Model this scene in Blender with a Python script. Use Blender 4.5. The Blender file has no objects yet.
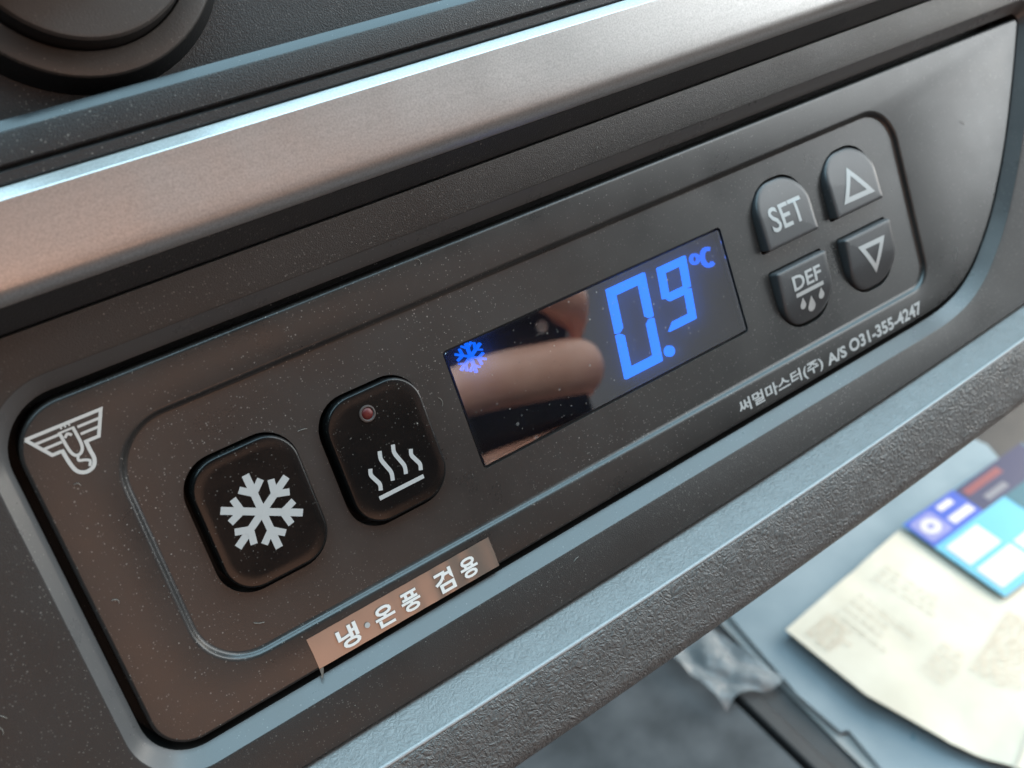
import bpy, bmesh, math, random
from mathutils import Matrix, Vector
random.seed(7)
S = bpy.context.scene
COL = S.collection
MM = 0.001

# ------------------------------------------------------------------ frame of the panel
# panel axes: x to the right, y up along the panel, z out of the panel (millimetres);
# the panel leans back by 30 degrees and its middle is 270 mm above the console floor
TILT = math.radians(60)
ORIGIN = Vector((0, 0, 0.27))
PW = Matrix.Translation(ORIGIN) @ Matrix.Rotation(TILT, 4, 'X')
def P(x, y, z=0.0):
    return PW @ Vector((x * MM, y * MM, z * MM))
def PD(x, y, z):
    return (PW.to_3x3() @ Vector((x, y, z))).normalized()

# ------------------------------------------------------------------ camera
cam_d = bpy.data.cameras.new('camera')
cam = bpy.data.objects.new('camera', cam_d)
COL.objects.link(cam)
right = PD(0.8104586, -0.31726487, 0.49244274)
down = PD(-0.39369825, -0.91748057, 0.0568427)
fwd = PD(0.43377246, -0.2399425, -0.86848664)
m = Matrix.Identity(4)
for i in range(3):
    m[i][0] = right[i]; m[i][1] = -down[i]; m[i][2] = -fwd[i]
m.translation = P(-86.0225, 37.8026, 133.967)
cam.matrix_world = m
cam_d.sensor_width = 36
cam_d.lens = 1013.0 / 1024 * 36
cam_d.clip_start = 0.002
cam_d.clip_end = 20
cam_d.dof.use_dof = True
cam_d.dof.focus_distance = 0.147
cam_d.dof.aperture_fstop = 26
S.camera = cam

# ------------------------------------------------------------------ light
w = bpy.data.worlds.new('World'); S.world = w; w.use_nodes = True
bg = w.node_tree.nodes['Background']
bg.inputs[0].default_value = (0.62, 0.60, 0.60, 1); bg.inputs[1].default_value = 0.06
def area(name, pos, target, sx, sy, power, col):
    d = bpy.data.lights.new(name, 'AREA'); d.shape = 'RECTANGLE'
    d.size = sx * MM; d.size_y = sy * MM; d.energy = power; d.color = col
    o = bpy.data.objects.new(name, d); COL.objects.link(o)
    p = P(*pos); t = P(*target)
    o.location = p
    o.rotation_euler = (t - p).to_track_quat('-Z', 'Y').to_euler()
    return o
area('windscreen_daylight', (80, 640, 170), (80, 0, 150), 1400, 700, 20.0, (0.52, 0.83, 1.0))
area('hand_fill_light', (60, 420, -260), (60, -40, 170), 900, 300, 10.5, (0.92, 0.95, 1.0))  # added lamp, brightens the side of the hand that the display reflects
area('side_window_daylight', (830, 220, 540), (60, 0, 0), 520, 1000, 10.0, (0.93, 0.98, 1.0))
area('cabin_bounce', (10, -260, 640), (-30, 0, 0), 480, 560, 1.55, (1.0, 0.56, 0.38))
area('rear_window_daylight', (900, -260, 1100), (0, 0, 0), 800, 700, 0.75, (0.90, 0.96, 1.0))
area('paper_fill_light', (560, -25, -37), (200, -222, -145), 260, 240, 1.95, (1.0, 0.91, 0.79))  # added lamp behind the panel plane, brightens the papers only
S.view_settings.view_transform = 'Standard'
S.view_settings.look = 'None'
S.view_settings.exposure = 0.0
S.view_settings.gamma = 1.0
S.view_settings.use_curve_mapping = False
S.cycles.use_denoising = True
S.cycles.max_bounces = 8

# ------------------------------------------------------------------ materials
def nodes_of(name):
    mt = bpy.data.materials.new(name); mt.use_nodes = True
    nt = mt.node_tree
    return mt, nt, nt.nodes['Principled BSDF']
def N(nt, kind, **kw):
    n = nt.nodes.new(kind)
    for k, v in kw.items():
        if k in n.inputs: n.inputs[k].default_value = v
        else: setattr(n, k, v)
    return n
def coords(nt):
    return N(nt, 'ShaderNodeTexCoord').outputs['Object']
def math_n(nt, op, a, b=None):
    n = N(nt, 'ShaderNodeMath'); n.operation = op
    for i, v in enumerate((a, b)):
        if v is None: continue
        if isinstance(v, (int, float)): n.inputs[i].default_value = v
        else: nt.links.new(v, n.inputs[i])
    return n.outputs[0]
def speck_mask(nt, vec, scale, share, size, seed):
    """small round dust grains: one in `share` of the cells carries one"""
    mp = N(nt, 'ShaderNodeMapping'); nt.links.new(vec, mp.inputs[0]); mp.inputs[1].default_value = (seed, seed * 1.7, seed * .3)
    v = N(nt, 'ShaderNodeTexVoronoi', Scale=scale); nt.links.new(mp.outputs[0], v.inputs['Vector'])
    sep = N(nt, 'ShaderNodeSeparateColor'); nt.links.new(v.outputs['Color'], sep.inputs[0])
    on = math_n(nt, 'LESS_THAN', sep.outputs[0], share)
    rad = math_n(nt, 'MULTIPLY', sep.outputs[1], size)
    near = math_n(nt, 'LESS_THAN', v.outputs['Distance'], rad)
    amp = math_n(nt, 'MULTIPLY', on, near)
    return math_n(nt, 'MULTIPLY', amp, math_n(nt, 'ADD', math_n(nt, 'MULTIPLY', sep.outputs[2], .8), .2))
def plastic(name, base, rough=.4, grain=0.0, grain_scale=2500, dust=.5, spec=.5, film=.0, metallic=0.0, grain_detail=2, rough_var=.08):
    mt, nt, b = nodes_of(name)
    vec = coords(nt)
    col = N(nt, 'ShaderNodeRGB'); col.outputs[0].default_value = (*base, 1)
    out = col.outputs[0]
    big = N(nt, 'ShaderNodeTexNoise', Scale=45.0, Detail=9.0, Roughness=.65); nt.links.new(vec, big.inputs['Vector'])
    if film > 0:   # a thin uneven film of dust
        r = N(nt, 'ShaderNodeMapRange'); nt.links.new(big.outputs[0], r.inputs[0])
        r.inputs[1].default_value = .35; r.inputs[2].default_value = .75; r.inputs[3].default_value = film * .35; r.inputs[4].default_value = film
        mx = N(nt, 'ShaderNodeMix', data_type='RGBA'); nt.links.new(r.outputs[0], mx.inputs[0]); nt.links.new(out, mx.inputs[6])
        mx.inputs[7].default_value = (.34, .32, .30, 1); out = mx.outputs[2]
    if dust > 0:
        a = speck_mask(nt, vec, 1700, .14 * dust, .20, .11)
        c = speck_mask(nt, vec, 420, .025 * dust, .075, .37)
        d = speck_mask(nt, vec, 3000, .45 * dust, .36, .71)
        sm = math_n(nt, 'MAXIMUM', a, math_n(nt, 'MAXIMUM', c, math_n(nt, 'MULTIPLY', d, .6)))
        cl = N(nt, 'ShaderNodeTexNoise', Scale=32.0, Detail=4.0); nt.links.new(vec, cl.inputs['Vector'])
        cm = N(nt, 'ShaderNodeMapRange'); nt.links.new(cl.outputs[0], cm.inputs[0])
        cm.inputs[1].default_value = .38; cm.inputs[2].default_value = .68; cm.inputs[3].default_value = .12; cm.inputs[4].default_value = 1.0
        sm = math_n(nt, 'MULTIPLY', sm, cm.outputs[0])
        mx = N(nt, 'ShaderNodeMix', data_type='RGBA'); nt.links.new(sm, mx.inputs[0]); nt.links.new(out, mx.inputs[6])
        mx.inputs[7].default_value = (.34, .32, .29, 1); out = mx.outputs[2]
    nt.links.new(out, b.inputs['Base Color'])
    rr = N(nt, 'ShaderNodeMapRange'); nt.links.new(big.outputs[0], rr.inputs[0])
    rr.inputs[1].default_value = .3; rr.inputs[2].default_value = .7
    rr.inputs[3].default_value = rough - rough_var; rr.inputs[4].default_value = rough + rough_var
    nt.links.new(rr.outputs[0], b.inputs['Roughness'])
    b.inputs['Specular IOR Level'].default_value = spec
    b.inputs['Metallic'].default_value = metallic
    if grain > 0:
        g = N(nt, 'ShaderNodeTexNoise', Scale=grain_scale, Detail=grain_detail); nt.links.new(vec, g.inputs['Vector'])
        bp = N(nt, 'ShaderNodeBump', Strength=grain, Distance=.0003); nt.links.new(g.outputs[0], bp.inputs['Height'])
        nt.links.new(bp.outputs[0], b.inputs['Normal'])
    return mt
def plain(name, base, rough=.5, spec=.5, metallic=0, emit=None, strength=0):
    mt, nt, b = nodes_of(name)
    b.inputs['Base Color'].default_value = (*base, 1); b.inputs['Roughness'].default_value = rough
    b.inputs['Specular IOR Level'].default_value = spec; b.inputs['Metallic'].default_value = metallic
    vec = coords(nt)
    n = N(nt, 'ShaderNodeTexNoise', Scale=300.0, Detail=4.0); nt.links.new(vec, n.inputs['Vector'])
    mr = N(nt, 'ShaderNodeMapRange'); nt.links.new(n.outputs[0], mr.inputs[0])
    mr.inputs[3].default_value = max(0, rough - .06); mr.inputs[4].default_value = rough + .06
    nt.links.new(mr.outputs[0], b.inputs['Roughness'])
    if emit:
        b.inputs['Emission Color'].default_value = (*emit, 1); b.inputs['Emission Strength'].default_value = strength
    return mt
MAT = {}
MAT['plate'] = plastic('dark_textured_plastic', (.017, .0165, .016), .42, .24, 5200, 1.0, film=.025)
MAT['bevel'] = plastic('smooth_recess_bevel', (.060, .060, .061), .30, .03, 4000, .5, film=.10)
MAT['lip'] = plastic('glossy_lip_edge', (.012, .014, .016), .22, 0, 4000, .2)
MAT['fascia'] = plastic('upper_fascia_plastic', (.017, .0165, .017), .45, .28, 4800, 1.0, film=.025)
MAT['groove'] = plastic('black_groove_plastic', (.006, .006, .006), .7, 0, dust=.25)
def flaked_trim():
    mt = plastic('silver_painted_trim', (.42, .41, .40), .36, .06, 7000, .6, metallic=.75, rough_var=.06)
    nt = mt.node_tree; b = nt.nodes['Principled BSDF']; vec = coords(nt)
    src = b.inputs['Base Color'].links[0].from_socket
    fl = N(nt, 'ShaderNodeTexNoise', Scale=3600.0, Detail=3.0); nt.links.new(vec, fl.inputs['Vector'])
    mp = N(nt, 'ShaderNodeMapping'); mp.inputs[3].default_value = (6, 700, 700); nt.links.new(vec, mp.inputs[0])
    st = N(nt, 'ShaderNodeTexNoise', Scale=2.2, Detail=5.0); nt.links.new(mp.outputs[0], st.inputs['Vector'])
    k = math_n(nt, 'ADD', math_n(nt, 'MULTIPLY', fl.outputs[0], .70), math_n(nt, 'MULTIPLY', st.outputs[0], .14))
    k = math_n(nt, 'ADD', k, .60)
    cm = N(nt, 'ShaderNodeCombineColor')
    for q in range(3): nt.links.new(k, cm.inputs[q])
    mx = N(nt, 'ShaderNodeMix', data_type='RGBA', blend_type='MULTIPLY'); mx.inputs[0].default_value = 1
    nt.links.new(src, mx.inputs[6]); nt.links.new(cm.outputs[0], mx.inputs[7]); nt.links.new(mx.outputs[2], b.inputs['Base Color'])
    return mt
MAT['trim'] = flaked_trim()
MAT['face'] = plastic('satin_black_faceplate', (.014, .0135, .013), .31, .05, 4500, .8, film=.05, spec=.62)
MAT['inset'] = plastic('satin_black_inset', (.016, .0155, .015), .32, .05, 4500, .85, film=.05, spec=.62)
MAT['button'] = plastic('gloss_black_button', (.004, .004, .004), .22, .03, 4500, .6, film=.003, spec=.36)
MAT['key'] = plastic('rubbery_grey_key', (.050, .050, .052), .34, .06, 3500, .15, film=.02)
MAT['print'] = plastic('white_print', (.44, .44, .43), .5, 0, dust=0)
MAT['print_bright'] = plastic('bright_white_print', (.80, .79, .76), .5, 0, dust=0)
MAT['print_dim'] = plastic('off_white_print', (.55, .53, .50), .5, 0, dust=0)
MAT['knob'] = plastic('knob_plastic', (.050, .047, .044), .42, .12, 4000, .5, film=.06)
MAT['knob_side'] = plastic('knob_side_rubber', (.005, .0055, .006), .6, .15, 2500, .1)
MAT['tray'] = plastic('console_tray_plastic', (.035, .034, .035), .5, .3, 1500, .2)
MAT['led'] = plain('red_led_lens', (.10, .008, .007), .45)
MAT['led_rim'] = plain('led_rim', (.07, .055, .05), .5)
MAT['lcd_back'] = plain('display_backing', (.03, .03, .04), .6)
MAT['segment'] = plain('blue_lit_segment', (.0, .1, .5), .5, emit=(.0, .18, 1.0), strength=2.1)
MAT['segment_dim'] = plain('blue_lit_symbol', (.0, .08, .5), .5, emit=(.0, .15, 1.0), strength=1.5)
MAT['phone'] = plain('phone_body', (.012, .012, .014), .25)

def leather(name='grained_leatherette', strength=.8, film=0.0, rough=.42):
    mt, nt, b = nodes_of(name)
    vec = coords(nt)
    ns = N(nt, 'ShaderNodeTexNoise', Scale=350.0, Detail=3.0); nt.links.new(vec, ns.inputs['Vector'])
    mixv = N(nt, 'ShaderNodeMix', data_type='RGBA'); mixv.inputs[0].default_value = .003
    nt.links.new(vec, mixv.inputs[6]); nt.links.new(ns.outputs['Color'], mixv.inputs[7])
    v = N(nt, 'ShaderNodeTexVoronoi', Scale=980.0); v.feature = 'DISTANCE_TO_EDGE'; nt.links.new(mixv.outputs[2], v.inputs['Vector'])
    v2 = N(nt, 'ShaderNodeTexVoronoi', Scale=2400.0); v2.feature = 'DISTANCE_TO_EDGE'; nt.links.new(mixv.outputs[2], v2.inputs['Vector'])
    def pebble(o, hi):
        r = N(nt, 'ShaderNodeMapRange', interpolation_type='SMOOTHSTEP'); nt.links.new(o, r.inputs[0]); r.inputs[2].default_value = hi
        return r.outputs[0]
    g = N(nt, 'ShaderNodeTexNoise', Scale=3200.0, Detail=2.0); nt.links.new(vec, g.inputs['Vector'])
    h = math_n(nt, 'ADD', pebble(v.outputs[0], .42), math_n(nt, 'ADD', math_n(nt, 'MULTIPLY', pebble(v2.outputs[0], .42), .55), math_n(nt, 'MULTIPLY', g.outputs[0], .35)))
    bp = N(nt, 'ShaderNodeBump', Strength=strength, Distance=.00016); nt.links.new(h, bp.inputs['Height'])
    nt.links.new(bp.outputs[0], b.inputs['Normal'])
    cr = N(nt, 'ShaderNodeValToRGB'); nt.links.new(ns.outputs[0], cr.inputs[0])
    cr.color_ramp.elements[0].color = (.135 + film, .131 + film, .127 + film, 1); cr.color_ramp.elements[0].position = .15  # film lightens the base colour, used for sky light on the ledge top
    cr.color_ramp.elements[1].color = (.098 + film, .094 + film, .090 + film, 1); cr.color_ramp.elements[1].position = .75
    nt.links.new(cr.outputs[0], b.inputs['Base Color'])
    b.inputs['Roughness'].default_value = rough
    return mt
MAT['rim_highlight'] = plastic('painted_rim_highlight', (.34, .34, .34), .34, .25, 2500, .3, film=.1)  # pale colour stands in for the highlight along the ledge rim
MAT['leather'] = leather()
MAT['leather_top'] = leather('skylit_leatherette_top', .34, .06, .33)  # same leatherette in a lighter colour, sky light painted into the top

def glass_pane():
    mt = bpy.data.materials.new('smoked_display_glass'); mt.use_nodes = True
    nt = mt.node_tree; nt.nodes.remove(nt.nodes['Principled BSDF'])
    out = nt.nodes['Material Output']
    tr = N(nt, 'ShaderNodeBsdfTransparent'); tr.inputs[0].default_value = (.80, .80, .84, 1)
    gl = N(nt, 'ShaderNodeBsdfGlossy'); gl.inputs['Roughness'].default_value = .01
    fr = N(nt, 'ShaderNodeFresnel'); fr.inputs[0].default_value = 2.75
    mx = N(nt, 'ShaderNodeMixShader'); nt.links.new(fr.outputs[0], mx.inputs[0])
    nt.links.new(tr.outputs[0], mx.inputs[1]); nt.links.new(gl.outputs[0], mx.inputs[2])
    # fingerprints and dust on the pane
    vec = coords(nt)
    a = speck_mask(nt, vec, 900, .08, .26, .2); c = speck_mask(nt, vec, 2200, .12, .36, .5)
    df = N(nt, 'ShaderNodeBsdfDiffuse'); df.inputs[0].default_value = (.5, .48, .46, 1)
    m2 = N(nt, 'ShaderNodeMixShader'); nt.links.new(math_n(nt, 'MULTIPLY', math_n(nt, 'MAXIMUM', a, c), .5), m2.inputs[0])
    nt.links.new(mx.outputs[0], m2.inputs[1]); nt.links.new(df.outputs[0], m2.inputs[2])
    tl = N(nt, 'ShaderNodeBsdfTranslucent'); tl.inputs[0].default_value = (1, 1, 1, 1)
    m3 = N(nt, 'ShaderNodeMixShader'); m3.inputs[0].default_value = .085
    nt.links.new(m2.outputs[0], m3.inputs[1]); nt.links.new(tl.outputs[0], m3.inputs[2])
    nt.links.new(m3.outputs[0], out.inputs[0])
    return mt
MAT['glass'] = glass_pane()

# ------------------------------------------------------------------ mesh helpers (millimetres in, metres out)
def tag(o, label=None, cat=None, group=None, kind=None):
    if label: o['label'] = label
    if cat: o['category'] = cat
    if group: o['group'] = group
    if kind: o['kind'] = kind
    return o
def empty(name, label=None, cat=None, mat=None, kind=None):
    o = bpy.data.objects.new(name, None); COL.objects.link(o)
    o.empty_display_size = .01
    o.matrix_world = mat if mat else PW
    return tag(o, label, cat, kind=kind)
def build(name, bm, mat, parent=None, smooth=True, angle=35):
    bmesh.ops.recalc_face_normals(bm, faces=bm.faces) if bm.faces else None
    me = bpy.data.meshes.new(name)
    bmesh.ops.scale(bm, vec=(MM, MM, MM), verts=bm.verts)
    if smooth:
        for f in bm.faces: f.smooth = True
        for e in bm.edges:
            if len(e.link_faces) == 2 and e.calc_face_angle(0) > math.radians(angle): e.smooth = False
    bm.to_mesh(me); bm.free()
    me.materials.append(MAT[mat] if isinstance(mat, str) else mat)
    o = bpy.data.objects.new(name, me); COL.objects.link(o)
    if parent: o.parent = parent
    return o
def rounded(corners, seg=10):
    """corners: (x, y, r) counter-clockwise -> closed loop of points with filleted corners"""
    out = []; n = len(corners)
    for i in range(n):
        x, y, r = corners[i]
        p = Vector((x, y)); a = Vector(corners[i - 1][:2]); b = Vector(corners[(i + 1) % n][:2])
        if r <= 0: out.append((x, y)); continue
        u = (a - p).normalized(); v = (b - p).normalized()
        ang = u.angle(v); t = r / math.tan(ang / 2)
        c = p + (u + v).normalized() * (r / math.sin(ang / 2))
        s = p + u * t; e = p + v * t
        a0 = math.atan2(s.y - c.y, s.x - c.x); a1 = math.atan2(e.y - c.y, e.x - c.x)
        d = (a1 - a0 + math.pi) % (2 * math.pi) - math.pi
        for k in range(seg + 1):
            q = a0 + d * k / seg
            out.append((c.x + r * math.cos(q), c.y + r * math.sin(q)))
    return out
def rrect(cx, cy, w_, h_, r, seg=10):
    return rounded([(cx - w_ / 2, cy - h_ / 2, r), (cx + w_ / 2, cy - h_ / 2, r), (cx + w_ / 2, cy + h_ / 2, r), (cx - w_ / 2, cy + h_ / 2, r)], seg)
def offset(loop, d):
    """push a counter-clockwise loop outwards by d"""
    out = []; n = len(loop)
    for i in range(n):
        a = Vector(loop[i - 1]); p = Vector(loop[i]); b = Vector(loop[(i + 1) % n])
        t1 = (p - a); t2 = (b - p)
        n1 = Vector((t1.y, -t1.x)).normalized(); n2 = Vector((t2.y, -t2.x)).normalized()
        nn = (n1 + n2)
        if nn.length < 1e-6: nn = n1
        nn.normalize(); k = max(.5, nn.dot(n1))
        out.append((p.x + nn.x * d / k, p.y + nn.y * d / k))
    return out
def catmull(pts, sub=6):
    out = []
    for i in range(len(pts) - 1):
        p0 = Vector(pts[max(i - 1, 0)]); p1 = Vector(pts[i]); p2 = Vector(pts[i + 1]); p3 = Vector(pts[min(i + 2, len(pts) - 1)])
        for k in range(sub):
            t = k / sub
            q = .5 * ((2 * p1) + (p2 - p0) * t + (2 * p0 - 5 * p1 + 4 * p2 - p3) * t * t + (3 * p1 - p0 - 3 * p2 + p3) * t ** 3)
            out.append(tuple(q))
    out.append(tuple(pts[-1]))
    return out
def ring(bm, loop, z):
    if callable(z): return [bm.verts.new((x, y, z(x, y))) for x, y in loop]
    return [bm.verts.new((x, y, z)) for x, y in loop]
def bridge(bm, A, B, closed=True):
    n = len(A)
    for i in range(n if closed else n - 1):
        j = (i + 1) % n
        bm.faces.new((A[i], A[j], B[j], B[i]))
def fill(bm, rings):
    es = []
    for r in rings:
        for i in range(len(r)):
            a, b = r[i], r[(i + 1) % len(r)]
            e = bm.edges.get((a, b)) or bm.edges.new((a, b)); es.append(e)
    bmesh.ops.triangle_fill(bm, use_beauty=True, use_dissolve=False, edges=es)
def solid_from(bm, loop, profile, cap_top=True, cap_bottom=False):
    """rings (offset, z) from the bottom up"""
    rs = [ring(bm, offset(loop, d), z) for d, z in profile]
    for a, b in zip(rs, rs[1:]): bridge(bm, a, b)
    if cap_top: bm.faces.new(rs[-1])
    if cap_bottom: bm.faces.new(list(reversed(rs[0])))
    return rs
def ribbon(bm, pts, wd, z, closed=False, cap=True, thick=0.03):
    """a printed stroke of width wd along pts, mitred, with a little thickness"""
    n = len(pts); L = []; R_ = []
    for i in range(n):
        p = Vector(pts[i])
        a = Vector(pts[i - 1]) if (closed or i > 0) else None
        b = Vector(pts[(i + 1) % n]) if (closed or i < n - 1) else None
        if a is None: a = p - (b - p)
        if b is None: b = p + (p - a)
        t1 = (p - a).normalized(); t2 = (b - p).normalized()
        n1 = Vector((-t1.y, t1.x)); n2 = Vector((-t2.y, t2.x)); nn = (n1 + n2).normalized()
        k = max(.22, nn.dot(n1)); o = nn * (wd / 2 / k)
        L.append(p + o); R_.append(p - o)
    loop = [tuple(v) for v in L] + [tuple(v) for v in reversed(R_)]
    zf = z if callable(z) else (lambda x, y: z)
    vl = [bm.verts.new((v.x, v.y, zf(v.x, v.y))) for v in L]
    vr = [bm.verts.new((v.x, v.y, zf(v.x, v.y))) for v in R_]
    for i in range(n if closed else n - 1):
        j = (i + 1) % n
        bm.faces.new((vl[i], vr[i], vr[j], vl[j]))
def polyfill(bm, loop, z):
    zf = z if callable(z) else (lambda x, y: z)
    bm.faces.new([bm.verts.new((x, y, zf(x, y))) for x, y in loop])
def circle(cx, cy, r, n=24):
    return [(cx + r * math.cos(2 * math.pi * k / n), cy + r * math.sin(2 * math.pi * k / n)) for k in range(n)]
def print_obj(name, bm, mat, parent):
    """flat print faces turned to look out of the panel"""
    for f in bm.faces:
        f.normal_update()
        if f.normal.z < 0: f.normal_flip()
    me = bpy.data.meshes.new(name)
    bmesh.ops.scale(bm, vec=(MM, MM, MM), verts=bm.verts)
    bm.to_mesh(me); bm.free(); me.materials.append(MAT[mat])
    o = bpy.data.objects.new(name, me); COL.objects.link(o); o.parent = parent
    return o
def text_obj(name, s, x0, x1, y0, y1, z, mat, parent, bold=0.0, shear=0.0, spacing=1.0, zfun=None):
    """lettering fitted into the box x0..x1, y0..y1 (mm)"""
    c = bpy.data.curves.new(name, 'FONT'); c.body = s; c.size = 1.0; c.offset = bold; c.shear = shear
    c.space_character = spacing; c.resolution_u = 3; c.fill_mode = 'FRONT'
    t = bpy.data.objects.new(name, c); COL.objects.link(t)
    bpy.context.view_layer.update()
    dg = bpy.context.evaluated_depsgraph_get()
    me = bpy.data.meshes.new_from_object(t.evaluated_get(dg))
    bpy.data.objects.remove(t); bpy.data.curves.remove(c)
    xs = [v.co.x for v in me.vertices]; ys = [v.co.y for v in me.vertices]
    ax, bx, ay, by = min(xs), max(xs), min(ys), max(ys)
    if zfun:
        tb = bmesh.new(); tb.from_mesh(me); bmesh.ops.triangulate(tb, faces=tb.faces)
        bmesh.ops.subdivide_edges(tb, edges=tb.edges, cuts=3, use_grid_fill=True); tb.to_mesh(me); tb.free()
    for v in me.vertices:
        X = x0 + (v.co.x - ax) / (bx - ax) * (x1 - x0); Y = y0 + (v.co.y - ay) / (by - ay) * (y1 - y0)
        Z = zfun(X, Y) if zfun else z
        v.co = (X * MM, Y * MM, Z * MM)
    me.materials.clear(); me.materials.append(MAT[mat])
    o = bpy.data.objects.new(name, me); COL.objects.link(o); o.parent = parent
    return o

# ------------------------------------------------------------------ the dashboard round the controller
X0, X1 = -135.0, 300.0
dash = empty('dashboard', 'dark textured dashboard with silver trim strip and padded ledge around the controller', 'dashboard')
right_side = catmull([(68, -23.5), (76, -23.2), (82.7, -21.9), (88, -19.4), (92.4, -16.0), (96.2, -12.4), (99.4, -8.7), (104, -2.5), (108.3, 4.3), (113.6, 14), (117.4, 21.6)], 5)
face_loop = rounded([(-84.9, -24.6, 6.0)], 1) if False else None
lower_left = rounded([(-84.9, 24.3, 6.5), (-84.5, -24.5, 5.5), (68, -23.5, 0)], 12)
# counter-clockwise: lower left corner, along the bottom, right side curve, top right, top left
top_right = rounded([(117.4, 21.6, 0), (118.5, 23.9, .9), (-84.9, 24.3, 6.5), (-84.5, -24.5, 5.5), (68, -23.5, 0)], 12)
face_loop = right_side[:-1] + top_right
face_loop = face_loop[:-1]
well_in = offset(face_loop, 1.15)
well_out = offset(face_loop, 3.25)

bm = bmesh.new()
PZ = 1.5
outer = []
nx = 24
outer = [(X0 + (X1 - X0) * k / nx, -35.0 + (3.4 * min(180, max(0, (X0 + (X1 - X0) * k / nx) + 40)) ** 2 / 140 ** 2)) for k in range(nx + 1)]
outer += [(X1, 33.2), (X0, 33.2)]
o_ring = ring(bm, outer, PZ)
h_ring = ring(bm, offset(well_out, .35), PZ)
fill(bm, [o_ring, h_ring])
h2 = ring(bm, offset(well_out, .10), PZ - .12)
bridge(bm, h_ring, h2)
lo = ring(bm, [(x, y + .05) for x, y in outer], -3)
bridge(bm, o_ring, lo)
plate = build('centre_plate', bm, 'plate', dash, angle=50)

bm = bmesh.new()
a = ring(bm, offset(well_out, .10), PZ - .12); b_ = ring(bm, well_in, -.75)
bridge(bm, a, b_)
bevel = build('recess_bevel', bm, 'bevel', dash)
bm = bmesh.new()
a = ring(bm, well_in, -.75); b_ = ring(bm, offset(face_loop, 1.05), -6.0); c_ = ring(bm, offset(face_loop, -3), -6.0)
bridge(bm, a, b_); bridge(bm, b_, c_); bm.faces.new(c_)
build('recess_gap', bm, 'groove', dash)

def extrude_profile(name, prof, mat, parent, bend=None, nx=30, angle=30):
    """prof: (y, z) points, swept along x; bend(x) lifts y"""
    bm = bmesh.new(); rows = []
    for k in range(nx + 1):
        x = X0 + (X1 - X0) * k / nx
        dy = bend(x) if bend else 0
        rows.append([bm.verts.new((x, y + dy, z)) for y, z in prof])
    for r, q in zip(rows, rows[1:]): bridge(bm, r, q, closed=False)
    return build(name, bm, mat, parent, angle=angle)
def arc(cy, cz, r, a0, a1, n=8):
    return [(cy + r * math.sin(math.radians(a0 + (a1 - a0) * k / n)), cz + r * math.cos(math.radians(a0 + (a1 - a0) * k / n))) for k in range(n + 1)]
lbend = lambda x: 3.4 * min(180, max(0, x + 40)) ** 2 / 140 ** 2
# angle 0 looks out of the panel (+z), 90 looks up (+y)
roll = arc(-39.55, 6.15, .95, 56, 8, 8)
extrude_profile('ledge_top', [(-35.5, -3.0), (-35.55, .6), (-35.75, 1.2), (-36.1, 1.75)] + roll[:3], 'leather_top', dash, lbend, 60, 60)
ledge = roll[2:] + [(-42, 7.3), (-46, 7.0)] + arc(-48.6, 3.0, 3.9, 0, -85, 10) + [(-52.0, -8), (-50, -30)]
extrude_profile('padded_ledge', ledge, 'leather', dash, lbend, 60, 60)
bead = [(-38.72 + .34 * math.sin(math.radians(a)), 6.72 + .34 * math.cos(math.radians(a))) for a in range(110, -61, -17)]
extrude_profile('rim_highlight_bead', bead, 'rim_highlight', dash, lbend, 60, 80)  # thin bead added to draw the bright highlight line of the rim
extrude_profile('trim_groove', [(33.0, 1.2), (33.0, -2), (52, -2)], 'groove', dash)
extrude_profile('trim_underside', [(33.45, .4), (33.6, 1.6), (36.4, 5.0)] , 'groove' if False else 'fascia', dash)
trim = [(36.45, 4.9)] + [(36.9, 5.6), (37.4, 6.15), (37.9, 6.55), (38.5, 6.85), (39.2, 7.02), (41, 7.2), (44, 7.42), (47.45, 7.58), (47.6, 7.5), (48.85, 6.15), (49.0, 5.4)]
extrude_profile('silver_trim', trim, 'trim', dash, angle=18)
extrude_profile('trim_backer', [(49.05, 5.6), (49.3, 5.9), (50.4, 5.95), (50.6, 5.6), (50.65, 2)], 'fascia', dash)
extrude_profile('fascia_lip', [(50.95, 2), (51.0, 5.6), (51.25, 5.95), (54.3, 6.1), (54.6, 6.0)], 'fascia', dash)
extrude_profile('lip_edge', [(54.6, 6.0), (54.75, 5.93), (55.85, 5.15), (55.9, 4.2)], 'lip', dash)
extrude_profile('upper_fascia', [(55.8, 4.2), (55.7, -2.2), (70, -2.2), (112, -2.6)], 'fascia', dash)

# rotary knob on the upper fascia (only its lower rim is in view)
kb = bmesh.new()
kx, ky = -55.6, 74.9
KS, KD = 1.048, -6.2
def disc(bm, prof, n=72):
    rs = [[bm.verts.new((kx + KS * r * math.cos(2 * math.pi * k / n), ky + KS * r * math.sin(2 * math.pi * k / n), z + KD)) for k in range(n)] for r, z in prof]
    for a, b in zip(rs, rs[1:]): bridge(bm, a, b)
    return rs
disc(kb, [(17.6, 4.0), (17.2, 5.0), (16.3, 7.6)])
knob = build('rotary_knob', kb, 'knob_side', dash)
kb = bmesh.new(); disc(kb, [(16.3, 7.6), (16.1, 7.95), (15.8, 8.05), (13.6, 8.1), (13.4, 8.0)])
build('knob_ring', kb, 'knob', knob)
kb = bmesh.new(); disc(kb, [(13.4, 8.0), (13.2, 7.5), (12.9, 11.2)])
build('knob_collar', kb, 'knob_side', knob)
kb = bmesh.new(); rs = disc(kb, [(12.9, 11.2), (12.6, 11.6), (12.2, 11.7)]); kb.faces.new(rs[-1])
build('knob_cap', kb, 'knob', knob)
kb = bmesh.new()
gr = [(-69, 66.2), (-61, 68.6), (-46, 73.2), (-47, 76.5), (-62, 72), (-70, 69)]
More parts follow.
